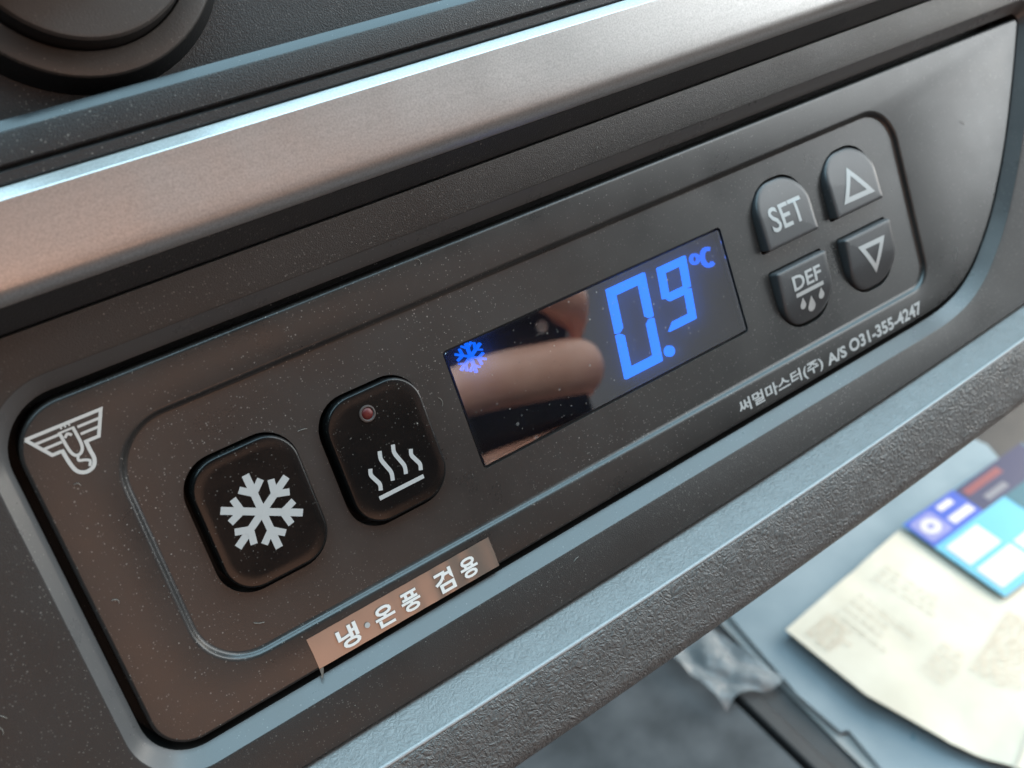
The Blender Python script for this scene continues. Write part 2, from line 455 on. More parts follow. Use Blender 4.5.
gr = [(-86 + (x + 86) * KS, 38 + (y - 38) * KS) for x, y in gr]
solid_from(kb, gr, [(0, 5.4), (0, 8.8), (-.5, 9.4)])
build('knob_grip', kb, 'knob_side', knob)

# ------------------------------------------------------------------ the controller
ctl = empty('temperature_controller', 'black rectangular temperature controller with blue digital display and six buttons', 'controller')
inner_loop = rounded([(-75, -17.7, 7.5), (75.0, -17.7, 4.5), (75.0, 17.7, 7.0), (-75, 17.7, 7.5)], 12)
FZ = -0.8
bm = bmesh.new()
# outer edge
rs = [ring(bm, offset(face_loop, d), z) for d, z in ((-.05, -5.0), (0, -.55), (-.08, -.22), (-.28, -.04), (-.55, 0))]
for a, b_ in zip(rs, rs[1:]): bridge(bm, a, b_)
ri = [ring(bm, offset(inner_loop, d), z) for d, z in ((.75, 0), (.45, -.05), (.22, -.2), (.05, -.5), (-.15, -.72), (-.5, FZ))]
fill(bm, [rs[-1], ri[0]])
for a, b_ in zip(ri, ri[1:]): bridge(bm, a, b_)
build('faceplate', bm, 'face', ctl, angle=40)

disp = rrect(.4, .0, 56.6, 19.3, .7, 5)
big_w, big_h = 16.2, 20.1
b1c, b2c = (-61.3, -.05), (-41.6, .0)
def dkey(cx, up, grow=0.0):
    """D-shaped key outline, round end up or down"""
    wv, y0, y1 = 12.9, 2.05, 13.5
    cx0 = cx - wv / 2 - grow; cx1 = cx + wv / 2 + grow
    lo_, hi_ = y0 - grow, y1 + grow
    if up: c = [(cx0, lo_, .45), (cx1, lo_, .45), (cx1, hi_, 5.6 + grow), (cx0, hi_, 5.6 + grow)]
    else: c = [(cx0, -hi_, 5.6 + grow), (cx1, -hi_, 5.6 + grow), (cx1, -lo_, .45), (cx0, -lo_, .45)]
    return rounded(c, 12)
keys = [('set', 42.95, True), ('up', 60.8, True), ('def', 43.2, False), ('down', 61.1, False)]
holes = [disp, rrect(*b1c, big_w, big_h, 5.0), rrect(*b2c, big_w, big_h, 5.0)] + [dkey(cx, u, .35) for _, cx, u in keys]
bm = bmesh.new()
o_ring = ring(bm, offset(inner_loop, -.5), FZ)
hr = [ring(bm, h, FZ) for h in holes]
fill(bm, [o_ring] + hr)
for h, r in zip(holes, hr):
    q = ring(bm, h, FZ - .0001 - 3.2); bridge(bm, r, q)
build('inset_panel', bm, 'inset', ctl, angle=40)
bm = bmesh.new(); r0 = ring(bm, offset(inner_loop, -.4), -4.1); bm.faces.new(r0)
build('button_well', bm, 'groove', ctl)

# two large rocker buttons
def big_button(cx, cy, label):
    loop = rrect(cx + .28, cy + .12, big_w - 1.05, big_h - 1.05, 4.6, 12)
    bm = bmesh.new()
    rs = [ring(bm, offset(loop, d), z) for d, z in ((0, -4.0), (0, -.1), (-.05, .22), (-.18, .38), (-.4, .44))]
    for a, b_ in zip(rs, rs[1:]): bridge(bm, a, b_)
    prev = rs[-1]; lp = offset(loop, -.4); mx_, my_ = cx + .28, cy + .12
    for s, z in ((.85, .445), (.65, .435), (.4, .43), (.2, .43)):
        q = [bm.verts.new((mx_ + (x - mx_) * s, my_ + (y - my_) * s, z)) for x, y in lp]
        bridge(bm, prev, q); prev = q
    bm.faces.new(prev)
    o = build('button', bm, 'button', ctl, angle=60); o['label'] = label
    return o
def big_z(cx, cy):
    return lambda x, y: .49
bt1 = big_button(*b1c, 'large black rocker button with white snowflake')
bt2 = big_button(*b2c, 'black rocker button with white heat waves and small red lamp')

def snowflake(bm, cx, cy, r, wd, z, rot=0, branch=.42, pos=.55, stretch=1.0):
    k = 0
    for i in range(6):
        a = math.radians(60 * i + rot); d = Vector((math.cos(a), math.sin(a)))
        def pt(v): return (cx + v.x, cy + v.y * stretch)
        ribbon(bm, [pt(d * 0.02), pt(d * r)], wd, z + .004 * (i % 3)); k += 1
        for sgn in (-1, 1):
            e = Vector((math.cos(a + sgn * math.radians(52)), math.sin(a + sgn * math.radians(52))))
            ribbon(bm, [pt(d * r * (pos - .02)), pt(d * r * pos + e * r * branch)], wd * .92, z + .016 + .004 * (i % 2) + .002 * sgn)
bm = bmesh.new(); snowflake(bm, -60.95, .1, 5.6, 1.05, .46, rot=32, branch=.36, pos=.52)
print_obj('snowflake_icon', bm, 'print', bt1)
bm = bmesh.new()
ribbon(bm, [(-45.2, -5.75), (-37.8, -5.75)], .62, .47)
for i, (x, y0, y1) in enumerate(((-44.75, -4.75, -1.2), (-42.55, -4.25, .55), (-40.35, -4.25, .55), (-38.05, -4.75, -1.2))):
    h = y1 - y0
    pts = catmull([(x + .15, y0), (x + .36, y0 + h * .25), (x, y0 + h * .5), (x - .36, y0 + h * .76), (x - .12, y1)], 5)
    ribbon(bm, pts, .62, .47)
print_obj('heat_icon', bm, 'print', bt2)
bm = bmesh.new()
rs = [ring(bm, circle(-42.35, 6.25, r, 28), z) for r, z in ((1.25, .40), (1.2, .62), (1.0, .66), (.85, .50))]
for a, b_ in zip(rs, rs[1:]): bridge(bm, a, b_)
build('lamp_rim', bm, 'led_rim', bt2)
bm = bmesh.new()
rs = [ring(bm, circle(-42.35, 6.25, r, 28), z) for r, z in ((.86, .48), (.7, .62), (.4, .74), (.12, .78))]
for a, b_ in zip(rs, rs[1:]): bridge(bm, a, b_)
bm.faces.new(rs[-1])
build('indicator_lamp', bm, 'led', bt2)

# four small keys
KT = .85
def key_z(up):
    def f(x, y):
        t = max(0, (abs(y) - 4.2) / 9.3)
        return KT - 1.9 * t ** 2.0
    return f
def small_key(cx, up, label):
    loop = dkey(cx, up)
    zf = key_z(up)
    bm = bmesh.new()
    l0 = ring(bm, loop, -4.0)
    rs = [l0]
    for d, dz in ((0, -.35), (-.1, -.12), (-.32, 0)):
        lp = offset(loop, d); rs.append([bm.verts.new((x, y, zf(x, y) + dz)) for x, y in lp])
    for a, b_ in zip(rs, rs[1:]): bridge(bm, a, b_)
    # top grid filled in rows so that the curve reads
    lp = offset(loop, -.32)
    top = rs[-1]
    cy = sum(y for _, y in lp) / len(lp); cx_ = sum(x for x, _ in lp) / len(lp)
    prev = top
    for s in (.9, .8, .7, .6, .5, .4, .3, .2, .1):
        q = [bm.verts.new((cx_ + (x - cx_) * s, cy + (y - cy) * s, zf(0, cy + (y - cy) * s))) for x, y in lp]
        bridge(bm, prev, q); prev = q
    bm.faces.new(prev)
    o = build('button', bm, 'key', ctl, angle=50); o['label'] = label
    return o
kset = small_key(42.95, True, 'small grey key lettered SET with rounded top')
kup = small_key(60.8, True, 'small grey key with white up triangle')
kdef = small_key(43.2, False, 'small dark key lettered DEF above bar and drops')
kdown = small_key(61.1, False, 'small dark key with white down triangle')
zt = lambda x, y: key_z(True)(x, y) + .06
def dense(pts, n=8):
    out = []
    for i in range(len(pts)):
        a = Vector(pts[i]); b = Vector(pts[(i + 1) % len(pts)])
        out += [tuple(a.lerp(b, k / n)) for k in range(n)]
    return out
text_obj('lettering', 'SET', 38.7, 47.0, 4.75, 9.2, 0, 'print', kset, bold=.012, zfun=zt)
bm = bmesh.new(); ribbon(bm, dense([(60.4, 9.3), (64.3, 4.4), (57.6, 4.5)]), .95, zt, closed=True); print_obj('triangle_icon', bm, 'print', kup)
bm = bmesh.new(); ribbon(bm, dense([(58.4, -4.9), (64.2, -5.0), (61.6, -9.9)]), .95, zt, closed=True); print_obj('triangle_icon', bm, 'print', kdown)
text_obj('lettering', 'DEF', 39.85, 47.1, -6.55, -3.85, 0, 'print', kdef, bold=.02, zfun=zt)
bm = bmesh.new()
ribbon(bm, [(40.1, -7.45), (47.2, -7.45)], .75, zt)
def drop(bm, cx, cy, r, h):
    pts = []
    for k in range(15):
        a = math.radians(-210 + 240 * k / 14)
        pts.append((cx + r * math.cos(a), cy + r * math.sin(a)))
    pts.append((cx, cy + h))
    polyfill(bm, pts, zt)
drop(bm, 41.55, -9.75, .72, 1.5); drop(bm, 43.75, -10.75, .95, 2.1); drop(bm, 46.4, -9.55, .72, 1.5)
print_obj('drip_icon', bm, 'print', kdef)

# display
bm = bmesh.new(); solid_from(bm, offset(disp, -.02), [(0, -4.6), (0, -3.0)])
window = build('display', bm, 'lcd_back', ctl, smooth=False); window['label'] = 'glossy dark display window lit with blue digits'
bm = bmesh.new(); solid_from(bm, offset(disp, -.38), [(0, -1.5), (0, -.95), (-.08, -.87)], cap_bottom=False)
pane = build('display_glass', bm, 'glass', window, smooth=False)
bm = bmesh.new()
a = ring(bm, offset(disp, -.01), -2.99); b_ = ring(bm, offset(disp, -.01), -1.4); c_ = ring(bm, offset(disp, -.37), -1.4)
bridge(bm, a, b_); bridge(bm, b_, c_)
build('display_gasket', bm, 'groove', window)
SEG_LO, SEG_HI = -2.99, -2.3
def segpoly(name, loops, mat='segment', lo=SEG_LO, hi=SEG_HI):
    bm = bmesh.new()
    for lp in loops: solid_from(bm, lp, [(0, lo), (0, hi)])
    return build(name, bm, mat, window, smooth=False)
def digit(x, y, wd, ht, t, segs, sl, g=.05, h=.16):
    """seven-segment digit, lower left corner x, y, slanted by sl mm over its height"""
    def sk(p): return (x + p[0] + sl * p[1] / ht, y + p[1])
    h2 = ht / 2; ch = t * .5
    shp = {
        'a': [(0 + g, ht), (t, ht - t), (wd - t, ht - t), (wd - g, ht)],
        'd': [(g, 0), (wd - g, 0), (wd - t, t), (t, t)],
        'f': [(0, h2 + h), (t * .55, h2 + h * .8), (t, h2 + t * .45), (t, ht - t - g * .3), (0, ht - g)],
        'e': [(0, g), (t, t + g * .3), (t, h2 - t * .45), (t * .55, h2 - h * .8), (0, h2 - h)],
        'b': [(wd, h2 + h), (wd, ht - g), (wd - t, ht - t - g * .3), (wd - t, h2 + t * .45), (wd - t * .55, h2 + h * .8)],
        'c': [(wd, g), (wd, h2 - h), (wd - t * .55, h2 - h * .8), (wd - t, h2 - t * .45), (wd - t, t + g * .3)],
        'g': [(t * .6, h2), (t, h2 - t / 2), (wd - t, h2 - t / 2), (wd - t * .6, h2), (wd - t, h2 + t / 2), (t, h2 + t / 2)],
    }
    res = []
    for s in segs:
        lp = [sk(p) for p in shp[s]]
        area_ = sum(lp[i][0] * lp[(i + 1) % len(lp)][1] - lp[(i + 1) % len(lp)][0] * lp[i][1] for i in range(len(lp)))
        if area_ < 0: lp.reverse()
        res.append(lp)
    return res
for lp in digit(2.35, -7.75, 8.1, 15.2, 1.5, 'abcdef', 1.7): segpoly('digit_segment', [lp])
for lp in digit(13.55, -3.75, 6.2, 10.9, 1.3, 'abcdfg', 1.5): segpoly('digit_segment', [lp])
segpoly('decimal_point', [circle(12.5, -6.85, .95, 20)])
def tube2d(pts, wd):
    L = []; Rr = []
    n = len(pts)
    for i in range(n):
        a = Vector(pts[max(i - 1, 0)]); b = Vector(pts[min(i + 1, n - 1)]); t = (b - a).normalized(); nn = Vector((-t.y, t.x)) * wd / 2
        p = Vector(pts[i]); L.append(tuple(p - nn)); Rr.append(tuple(p + nn))
    return L + list(reversed(Rr))
deg = [(23.1 + .78 * math.cos(math.radians(a)), 5.85 + .78 * math.sin(math.radians(a))) for a in range(0, 351, 25)]
segpoly('degree_sign', [tube2d(deg, .42)], 'segment_dim')
cc = [(26.0 + 1.25 * math.cos(math.radians(a)), 5.15 + 1.5 * math.sin(math.radians(a))) for a in range(55, 306, 25)]
segpoly('celsius_sign', [tube2d(cc, .68)], 'segment_dim')
bm = bmesh.new()
cx, cy = -22.9, 6.75
for i in range(6):
    a = math.radians(60 * i + 30); d = Vector((math.cos(a), math.sin(a))); c0 = Vector((cx, cy))
    z1 = SEG_HI + .01 * i
    p = c0 + d * 2.6; nn = Vector((-d.y, d.x)) * .19
    lp = [tuple(c0 + d * .1 - nn), tuple(p - nn), tuple(p + nn), tuple(c0 + d * .1 + nn)]
    solid_from(bm, lp, [(0, SEG_LO), (0, z1)])
    for sg in (-1, 1):
        e = Vector((math.cos(a + sg * .9), math.sin(a + sg * .9))); q = c0 + d * 1.35; r_ = q + e * 1.15; mm_ = Vector((-e.y, e.x)) * .15
        solid_from(bm, [tuple(q - mm_), tuple(r_ - mm_), tuple(r_ + mm_), tuple(q + mm_)], [(0, SEG_LO), (0, z1 - .07 - .02 * sg)])
build('snowflake_symbol', bm, 'segment_dim', window, smooth=False)

# emblem: outline wings with a horseshoe body
em = bmesh.new()
EZ = .02
def emz(k): return EZ + .003 * k
W_ = .42
ribbon(em, [(-83.3, 21.0), (-74.1, 21.0), (-75.6, 18.0), (-77.3, 18.0)], W_, emz(1))
ribbon(em, [(-83.3, 21.0), (-81.3, 18.05), (-80.2, 18.05)], W_, emz(2))
for i, yy in enumerate((20.05, 19.1)):
    ribbon(em, [(-82.7 + i * .65, yy), (-79.7, yy)], W_ * .8, emz(3 + i))
    ribbon(em, [(-74.6 - i * .45, yy), (-77.4, yy)], W_ * .8, emz(3 + i))
ribbon(em, catmull([(-80.1, 18.2), (-79.9, 16.2), (-79.5, 15.0), (-78.6, 14.5), (-77.6, 14.8), (-77.15, 15.7), (-77.2, 16.9), (-77.2, 18.2)], 5), W_ * 1.15, emz(6))
ribbon(em, catmull([(-79.55, 20.3), (-79.35, 17.8), (-78.9, 16.9), (-78.2, 17.0), (-77.8, 17.9), (-77.9, 20.3)], 5), W_ * .9, emz(7))
ribbon(em, [(-79.7, 20.2), (-77.7, 20.2)], W_ * .6, emz(8))
ribbon(em, catmull([(-78.7, 16.8), (-78.85, 16.2), (-78.2, 15.95), (-77.7, 15.6), (-78.0, 15.0)], 5), W_ * .8, emz(9))
ribbon(em, catmull([(-79.2, 19.4), (-78.75, 19.75), (-78.35, 19.4)], 4), W_ * .8, emz(10))
for q in (-79.15, -78.65, -78.15): ribbon(em, [(q, 20.55), (q, 20.9)], .22, emz(11))
print_obj('emblem', em, 'print_dim', ctl)
text_obj('lettering', '써멀마스터(주)', 21.2, 42.7, -22.8, -20.0, .03, 'print', ctl, bold=.022)
text_obj('lettering', 'A/S', 43.9, 49.1, -22.7, -20.5, .03, 'print', ctl, bold=.03)
text_obj('lettering', 'O31-355-4247', 50.1, 71.2, -22.65, -20.15, .03, 'print', ctl, bold=.03)

# ------------------------------------------------------------------ sticker
MAT['tape'] = plain('bronze_label_tape', (.27, .22, .185), .16, metallic=.5)
stk = empty('label_tape', 'narrow bronze label tape with white lettering, stuck along the lower left edge', 'sticker')
bm = bmesh.new()
nx = 30
top = []; bot = []
for k in range(nx + 1):
    x = -62.2 + 30.7 * k / nx
    z = .05 + .05 * math.sin(k * .9) ** 2 + (.10 * (k / nx) ** 2)
    top.append((x, -19.35 + .02 * k / nx * 10, z)); bot.append((x + .1, -24.15, z))
r1 = [bm.verts.new(p) for p in top]; r2 = [bm.verts.new((x, y + 2.4, z + .02)) for x, y, z in bot]; r3 = [bm.verts.new(p) for p in bot]
bridge(bm, r1, r2, False); bridge(bm, r2, r3, False)
r4 = [bm.verts.new((x, y, z - .05)) for x, y, z in bot]; bridge(bm, r3, r4, False)
build('tape', bm, 'tape', stk)
bm = bmesh.new()
tl = [bm.verts.new(p) for p in ((-62.1, -24.17, .08), (-61.5, -24.2, .08), (-61.75, -24.7, .3), (-62.25, -25.35, .6), (-62.4, -25.3, .6), (-62.2, -24.8, .35))]
bm.faces.new(tl)
build('torn_corner', bm, 'tape', stk, smooth=False)
for s, xa, xb, ya, yb in (('냉', -58.3, -55.0, -23.6, -20.3), ('온', -52.3, -49.1, -23.5, -20.4), ('풍', -47.9, -44.8, -23.5, -20.4), ('겸', -42.1, -38.9, -23.6, -20.1), ('용', -37.6, -34.6, -23.5, -20.3)):
    text_obj('lettering', s, xa, xb, ya, yb, .27, 'print_bright', stk, bold=.028)
bm = bmesh.new(); polyfill(bm, circle(-53.6, -21.9, .42, 16), .27); print_obj('lettering', bm, 'print', stk)

# ------------------------------------------------------------------ console floor and papers below the dashboard (world axes, mm)
def WM(z=0.0):
    return Matrix.Translation((0, 0, z * MM))
def noise_mat(name, c0, c1, scale, rough=.8, bump=.2):
    mt, nt, b = nodes_of(name); vec = coords(nt)
    n = N(nt, 'ShaderNodeTexNoise', Scale=scale, Detail=6.0); nt.links.new(vec, n.inputs['Vector'])
    cr = N(nt, 'ShaderNodeValToRGB'); nt.links.new(n.outputs[0], cr.inputs[0])
    cr.color_ramp.elements[0].color = (*c0, 1); cr.color_ramp.elements[0].position = .35
    cr.color_ramp.elements[1].color = (*c1, 1); cr.color_ramp.elements[1].position = .68
    nt.links.new(cr.outputs[0], b.inputs['Base Color']); b.inputs['Roughness'].default_value = rough
    bp = N(nt, 'ShaderNodeBump', Strength=bump, Distance=.001); nt.links.new(n.outputs[0], bp.inputs['Height']); nt.links.new(bp.outputs[0], b.inputs['Normal'])
    return mt
MAT['mat'] = noise_mat('dusty_console_mat', (.05, .057, .063), (.105, .115, .125), 45, .8, .3)
MAT['cream'] = noise_mat('cream_paper', (.60, .55, .45), (.68, .63, .53), 40, .75, .15)
MAT['grey_paper'] = noise_mat('blue_grey_paper', (.20, .26, .295), (.26, .32, .355), 30, .7, .15)
MAT['envelope'] = noise_mat('pale_grey_paper', (.30, .32, .32), (.38, .40, .40), 30, .7, .1)
def clear_film():
    mt, nt, b = nodes_of('clear_crumpled_film'); vec = coords(nt); out = nt.nodes['Material Output']
    v = N(nt, 'ShaderNodeTexVoronoi', Scale=110.0); v.feature = 'DISTANCE_TO_EDGE'; nt.links.new(vec, v.inputs['Vector'])
    n = N(nt, 'ShaderNodeTexNoise', Scale=160.0, Detail=4.0); nt.links.new(vec, n.inputs['Vector'])
    bp = N(nt, 'ShaderNodeBump', Strength=.7, Distance=.002); nt.links.new(math_n(nt, 'ADD', v.outputs[0], math_n(nt, 'MULTIPLY', n.outputs[0], .6)), bp.inputs['Height'])
    b.inputs['Base Color'].default_value = (.42, .46, .48, 1); b.inputs['Roughness'].default_value = .18; nt.links.new(bp.outputs[0], b.inputs['Normal'])
    tr = N(nt, 'ShaderNodeBsdfTransparent'); mx = N(nt, 'ShaderNodeMixShader'); mx.inputs[0].default_value = .5
    nt.links.new(tr.outputs[0], mx.inputs[1]); nt.links.new(b.outputs[0], mx.inputs[2]); nt.links.new(mx.outputs[0], out.inputs[0])
    return mt
MAT['film'] = clear_film()
for nm, c in (('card_blue', (.025, .075, .42)), ('card_navy', (.012, .018, .07)), ('card_cyan', (.10, .40, .56)), ('card_teal', (.008, .10, .14)), ('card_white', (.60, .55, .53)), ('card_red', (.20, .045, .055)), ('card_lilac', (.22, .22, .46)), ('ink', (.42, .40, .34)), ('ink_orange', (.57, .48, .38)), ('ink_blue', (.10, .20, .25)), ('card_grey', (.16, .16, .19))):
    MAT[nm] = noise_mat(nm, tuple(v * .95 for v in c), c, 90, .5, .02)
bm = bmesh.new()
g = [bm.verts.new(p) for p in ((-320, -420, 0), (117, -420, 0), (117, 300, 0), (-320, 300, 0))]; bm.faces.new(g)
e = [bm.verts.new(p) for p in ((117, -420, -4), (117, 300, -4))]; bm.faces.new((g[1], e[0], e[1], g[2]))
tag(build('console_mat', bm, 'mat', None, smooth=False), kind='structure')
bm = bmesh.new()
prof = [(116, -4.0), (119.2, -4.0), (119.4, 1.2), (120.2, 1.9), (125.5, 1.6), (126.6, .6), (127.2, -.4), (700, -.4)]
rws = [[bm.verts.new((x, y, z)) for x, z in prof] for y in (-420, 300)]
bridge(bm, rws[0], rws[1], closed=False)
tag(build('console_tray', bm, 'tray', None), kind='structure')
bm = bmesh.new()
q = [bm.verts.new(p) for p in ((-320, 150, -5), (700, 190, -5), (700, 150, 260), (-320, 110, 260))]; bm.faces.new(q)
tag(build('console_back_wall', bm, 'tray', None), kind='structure')

def sheet(name, outline, z, mat, label, cat, curl=0.6, seed=0, thick=.35, freq=.05, creases=()):
    """a paper of its own outline, gently waved, with thickness"""
    rnd = random.Random(seed); ph = rnd.random() * 6
    bm = bmesh.new()
    vs = [bm.verts.new((x, y, 0)) for x, y in outline]; f = bm.faces.new(vs)
    bmesh.ops.triangulate(bm, faces=[f])
    bmesh.ops.subdivide_edges(bm, edges=bm.edges, cuts=11, use_grid_fill=True)
    for v in bm.verts:
        x, y = v.co.x, v.co.y
        v.co.z = curl * (1 + math.sin(x * freq + ph) * math.cos(y * freq * 1.3 + ph * .7)) / 2
        for (fx, fy, fa, fd) in creases:
            d = abs((x - fx) * math.sin(fa) - (y - fy) * math.cos(fa)); v.co.z += fd * max(0, 1 - d / 9)
    r = bmesh.ops.extrude_face_region(bm, geom=bm.faces[:])
    for v in [g for g in r['geom'] if isinstance(g, bmesh.types.BMVert)]: v.co.z += thick
    o = build(name, bm, mat, None, angle=50)
    o.matrix_world = WM(z)
    return tag(o, label, cat)
def wprint(name, loop, z, mat, parent):
    bm = bmesh.new(); polyfill(bm, loop, z)
    return print_obj(name, bm, mat, parent)
def rect(x0, y0, x1, y1, rot=0, c=None):
    pts = [(x0, y0), (x1, y0), (x1, y1), (x0, y1)]
    if rot:
        cx, cy = c or ((x0 + x1) / 2, (y0 + y1) / 2); a = math.radians(rot)
        pts = [(cx + (x - cx) * math.cos(a) - (y - cy) * math.sin(a), cy + (x - cx) * math.sin(a) + (y - cy) * math.cos(a)) for x, y in pts]
    return pts
sheet('envelope', [(141, 100), (260, 100), (230, -70), (133, -70), (136, 10)], .2, 'envelope', 'pale grey sheet lying lowest, its narrow edge showing beside the dark tray', 'paper', .5, 1)
gp = sheet('paper_sheet', [(149, 110), (318, 112), (327, 74), (300, 10), (220, -70), (160, -70), (139, -12), (142, 9), (139, 10), (138, 31), (141, 53)], 2.2, 'grey_paper', 'large blue grey sheet of paper beneath the cream document', 'paper', 1.6, 2, .35, .07, ((160, 20, 1.1, -1.2), (240, 90, 1.9, -1.2)))
wprint('printed_mark', [(158, -8), (166, -6), (168, -14), (160, -16)], 1.75, 'ink_blue', gp)
cs = sheet('document', [(154, 54), (238, 61), (268, 20), (262, -60), (188, -66), (176, -41), (165, -20), (156, 13)], 9.0, 'cream', 'brightly lit cream document with faint print, lying on the blue grey sheet', 'paper', 1.0, 3, .35, .05, ((180, 0, 1.2, -1.0), (215, -20, .25, -1.1)))
rn = random.Random(5)
def text_block(parent, mat, x0, y0, cols, gap, length, rot, z, wd=.8):
    """lines of broken dashes, each line running along -y, turned by rot"""
    bm = bmesh.new(); a = math.radians(rot)
    for c in range(cols):
        y = 0; end = length * rn.uniform(.6, 1)
        while y < end:
            w_ = rn.uniform(1.2, 4.5)
            p = [(c * gap + dx, -(y + dy)) for dx, dy in ((0, 0), (wd, 0), (wd * rn.uniform(.8, 1.1), w_), (0, w_))]
            polyfill(bm, [(x0 + px * math.cos(a) - py * math.sin(a), y0 + px * math.sin(a) + py * math.cos(a)) for px, py in p], z)
            y += w_ + rn.uniform(.6, 1.6)
    return print_obj('print_block', bm, mat, parent)
PZC = 2.1
text_block(cs, 'ink_orange', 160, 48, 6, 2.6, 15, 3, PZC)
text_block(cs, 'ink', 177, 47, 4, 5.2, 26, 2, PZC, .6)
text_block(cs, 'ink', 206, 50, 3, 4.2, 32, 6, PZC, .6)
text_block(cs, 'ink_orange', 200, -4, 13, 3.0, 22, 12, PZC, 1.0)
text_block(cs, 'ink_orange', 184, 8, 5, 4.0, 14, 8, PZC, .7)
wprint('print_line', rect(173, -37, 200, -36.2, 18), 2.1, 'ink', cs)
wprint('print_line', rect(184, -45, 214, -44.2, 8), 2.1, 'ink', cs)
card = sheet('business_card', [(240, 8), (331, 6), (331, 60), (239, 61)], 12.2, 'card_cyan', 'blue and cyan printed card lying across the back corner of the cream document', 'card', .0, 4, .4)
CZ = .55
wprint('blue_band', rect(239.3, 43.5, 276, 60.7), CZ, 'card_blue', card)
wprint('navy_band', rect(276, 43.5, 330.5, 60.2), CZ, 'card_navy', card)
wprint('teal_band', rect(292, 26, 330.5, 43.5), CZ, 'card_teal', card)
wprint('logo_box', rounded([(241, 45.5, 2), (256, 45.5, 2), (256, 59, 2), (241, 59, 2)], 5), CZ + .06, 'card_lilac', card)
bm = bmesh.new()
a_ = ring(bm, [(248.5 + 5.2 * math.cos(t * .262), 52.4 + 4.4 * math.sin(t * .262)) for t in range(24)], CZ + .12); b_ = ring(bm, [(248.5 + 2.2 * math.cos(t * .262), 52.4 + 1.6 * math.sin(t * .262)) for t in range(24)], CZ + .12)
bridge(bm, a_, b_); print_obj('logo_ring', bm, 'card_white', card)
wprint('title_print', rect(258.5, 46.5, 274, 51), CZ + .06, 'card_white', card)
wprint('title_print', rect(260, 55, 270, 58.5), CZ + .06, 'card_white', card)
wprint('red_bar', rect(279, 53.5, 306, 57.6), CZ + .06, 'card_red', card)
wprint('title_print', rect(284, 46, 300, 49.6), CZ + .06, 'card_grey', card)
for (xa, ya, xb, yb) in ((243, 27.5, 266, 40.5), (243, 11.5, 268, 24.5), (270.5, 11.5, 290, 24.5)):
    wprint('table_cell', rect(xa, ya, xb, yb), CZ + .06, 'card_white', card)
    for k in range(1, 4): wprint('table_print', rect(xa + (xb - xa) * k / 4 - .5, ya + 2, xa + (xb - xa) * k / 4 + .5, yb - 2), CZ + .12, 'ink_orange', card)
# crumpled bit of clear wrapper lying on the tray lip
bm = bmesh.new(); rn = random.Random(11)
grid = []
for i in range(25):
    row = []
    for j in range(25):
        u, v = i / 24, j / 24
        x = 107 + 29 * u - 7 * v * u + 3 * (1 - v); y = 44 + 48 * v - 4 * u * (1 - v) + 2 * math.sin(u * 6)
        fold = abs(math.sin(u * 5.3 + v * 2.1 + 1.2 * math.sin(v * 5))) * 3.2 + abs(math.sin(v * 8 - u * 4)) * 1.6 + abs(math.sin(v * 15 + u * 9)) * .8
        row.append(bm.verts.new((x, y, 2.3 + fold + .3 * rn.random())))
    grid.append(row)
for r_, q_ in zip(grid, grid[1:]): bridge(bm, r_, q_, closed=False)
tag(build('wrapper', bm, 'film', None, angle=60), 'small crumpled clear plastic wrapper poking out beneath the padded ledge', 'wrapper')

# ------------------------------------------------------------------ the photographer's hand and phone, seen only in the display's reflection
ph = bmesh.new()
solid_from(ph, rrect(24, -54, 160, 75, 9, 8), [(-1.5, 185), (0, 186.2), (0, 191.8), (-1.5, 193)], cap_bottom=True)
phr = empty('phone', 'dark phone held in landscape, reflected in the left half of the display', 'phone')
build('body', ph, 'phone', phr)
ph = bmesh.new(); solid_from(ph, rrect(-45, -30, 12, 12, 5.9, 8), [(0, 185.2), (0, 183.6), (-.6, 183.2)]); build('lens', ph, 'phone', phr)
ph = bmesh.new(); solid_from(ph, circle(93.5, -36.0, 2.4, 20), [(0, 185.2), (0, 184.6), (-.4, 184.4)]); build('glint_disc', ph, 'print_bright', phr)  # pale disc added as the white glint on the phone back
def skin_mat():
    mt, nt, b = nodes_of('skin'); vec = coords(nt)
    n = N(nt, 'ShaderNodeTexNoise', Scale=60.0, Detail=5.0); nt.links.new(vec, n.inputs['Vector'])
    cr = N(nt, 'ShaderNodeValToRGB'); nt.links.new(n.outputs[0], cr.inputs[0])
    cr.color_ramp.elements[0].color = (.70, .36, .25, 1); cr.color_ramp.elements[0].position = .3
    cr.color_ramp.elements[1].color = (.86, .50, .37, 1); cr.color_ramp.elements[1].position = .7
    nt.links.new(cr.outputs[0], b.inputs['Base Color']); b.inputs['Roughness'].default_value = .5
    return mt
MAT['skin'] = skin_mat()
chains = [  # joints (x, y, z, radius), first joint is shared with the palm
    [(92, -62, 216, 13), (114, -42, 204, 9.5), (104, -28, 179, 8.5), (84, -12, 177, 8), (64, -4, 178, 7)],
    [(92, -76, 216, 13), (112, -62, 203, 10.5), (98, -53, 176, 10.3), (62, -44, 174.5, 9.8), (34, -41, 175.5, 8)],
    [(90, -92, 218, 13), (110, -88, 205, 9.5), (98, -84, 178, 9), (66, -78, 176, 8.4), (44, -74, 177, 7)],
    [(88, -106, 220, 12), (106, -106, 207, 8), (98, -103, 181, 7.5), (78, -99, 178, 7), (62, -96, 178, 6)],
    [(70, -74, 238, 13), (60, -52, 232, 11), (52, -40, 215, 9.5), (44, -34, 203, 8)],
]
verts = [(120, -330, 440, 36), (92, -200, 330, 28), (84, -150, 285, 25), (80, -105, 238, 24)]; edges = [(0, 1), (1, 2), (2, 3)]
for ch in chains:
    prev = 3
    for p in ch:
        verts.append(p); edges.append((prev, len(verts) - 1)); prev = len(verts) - 1
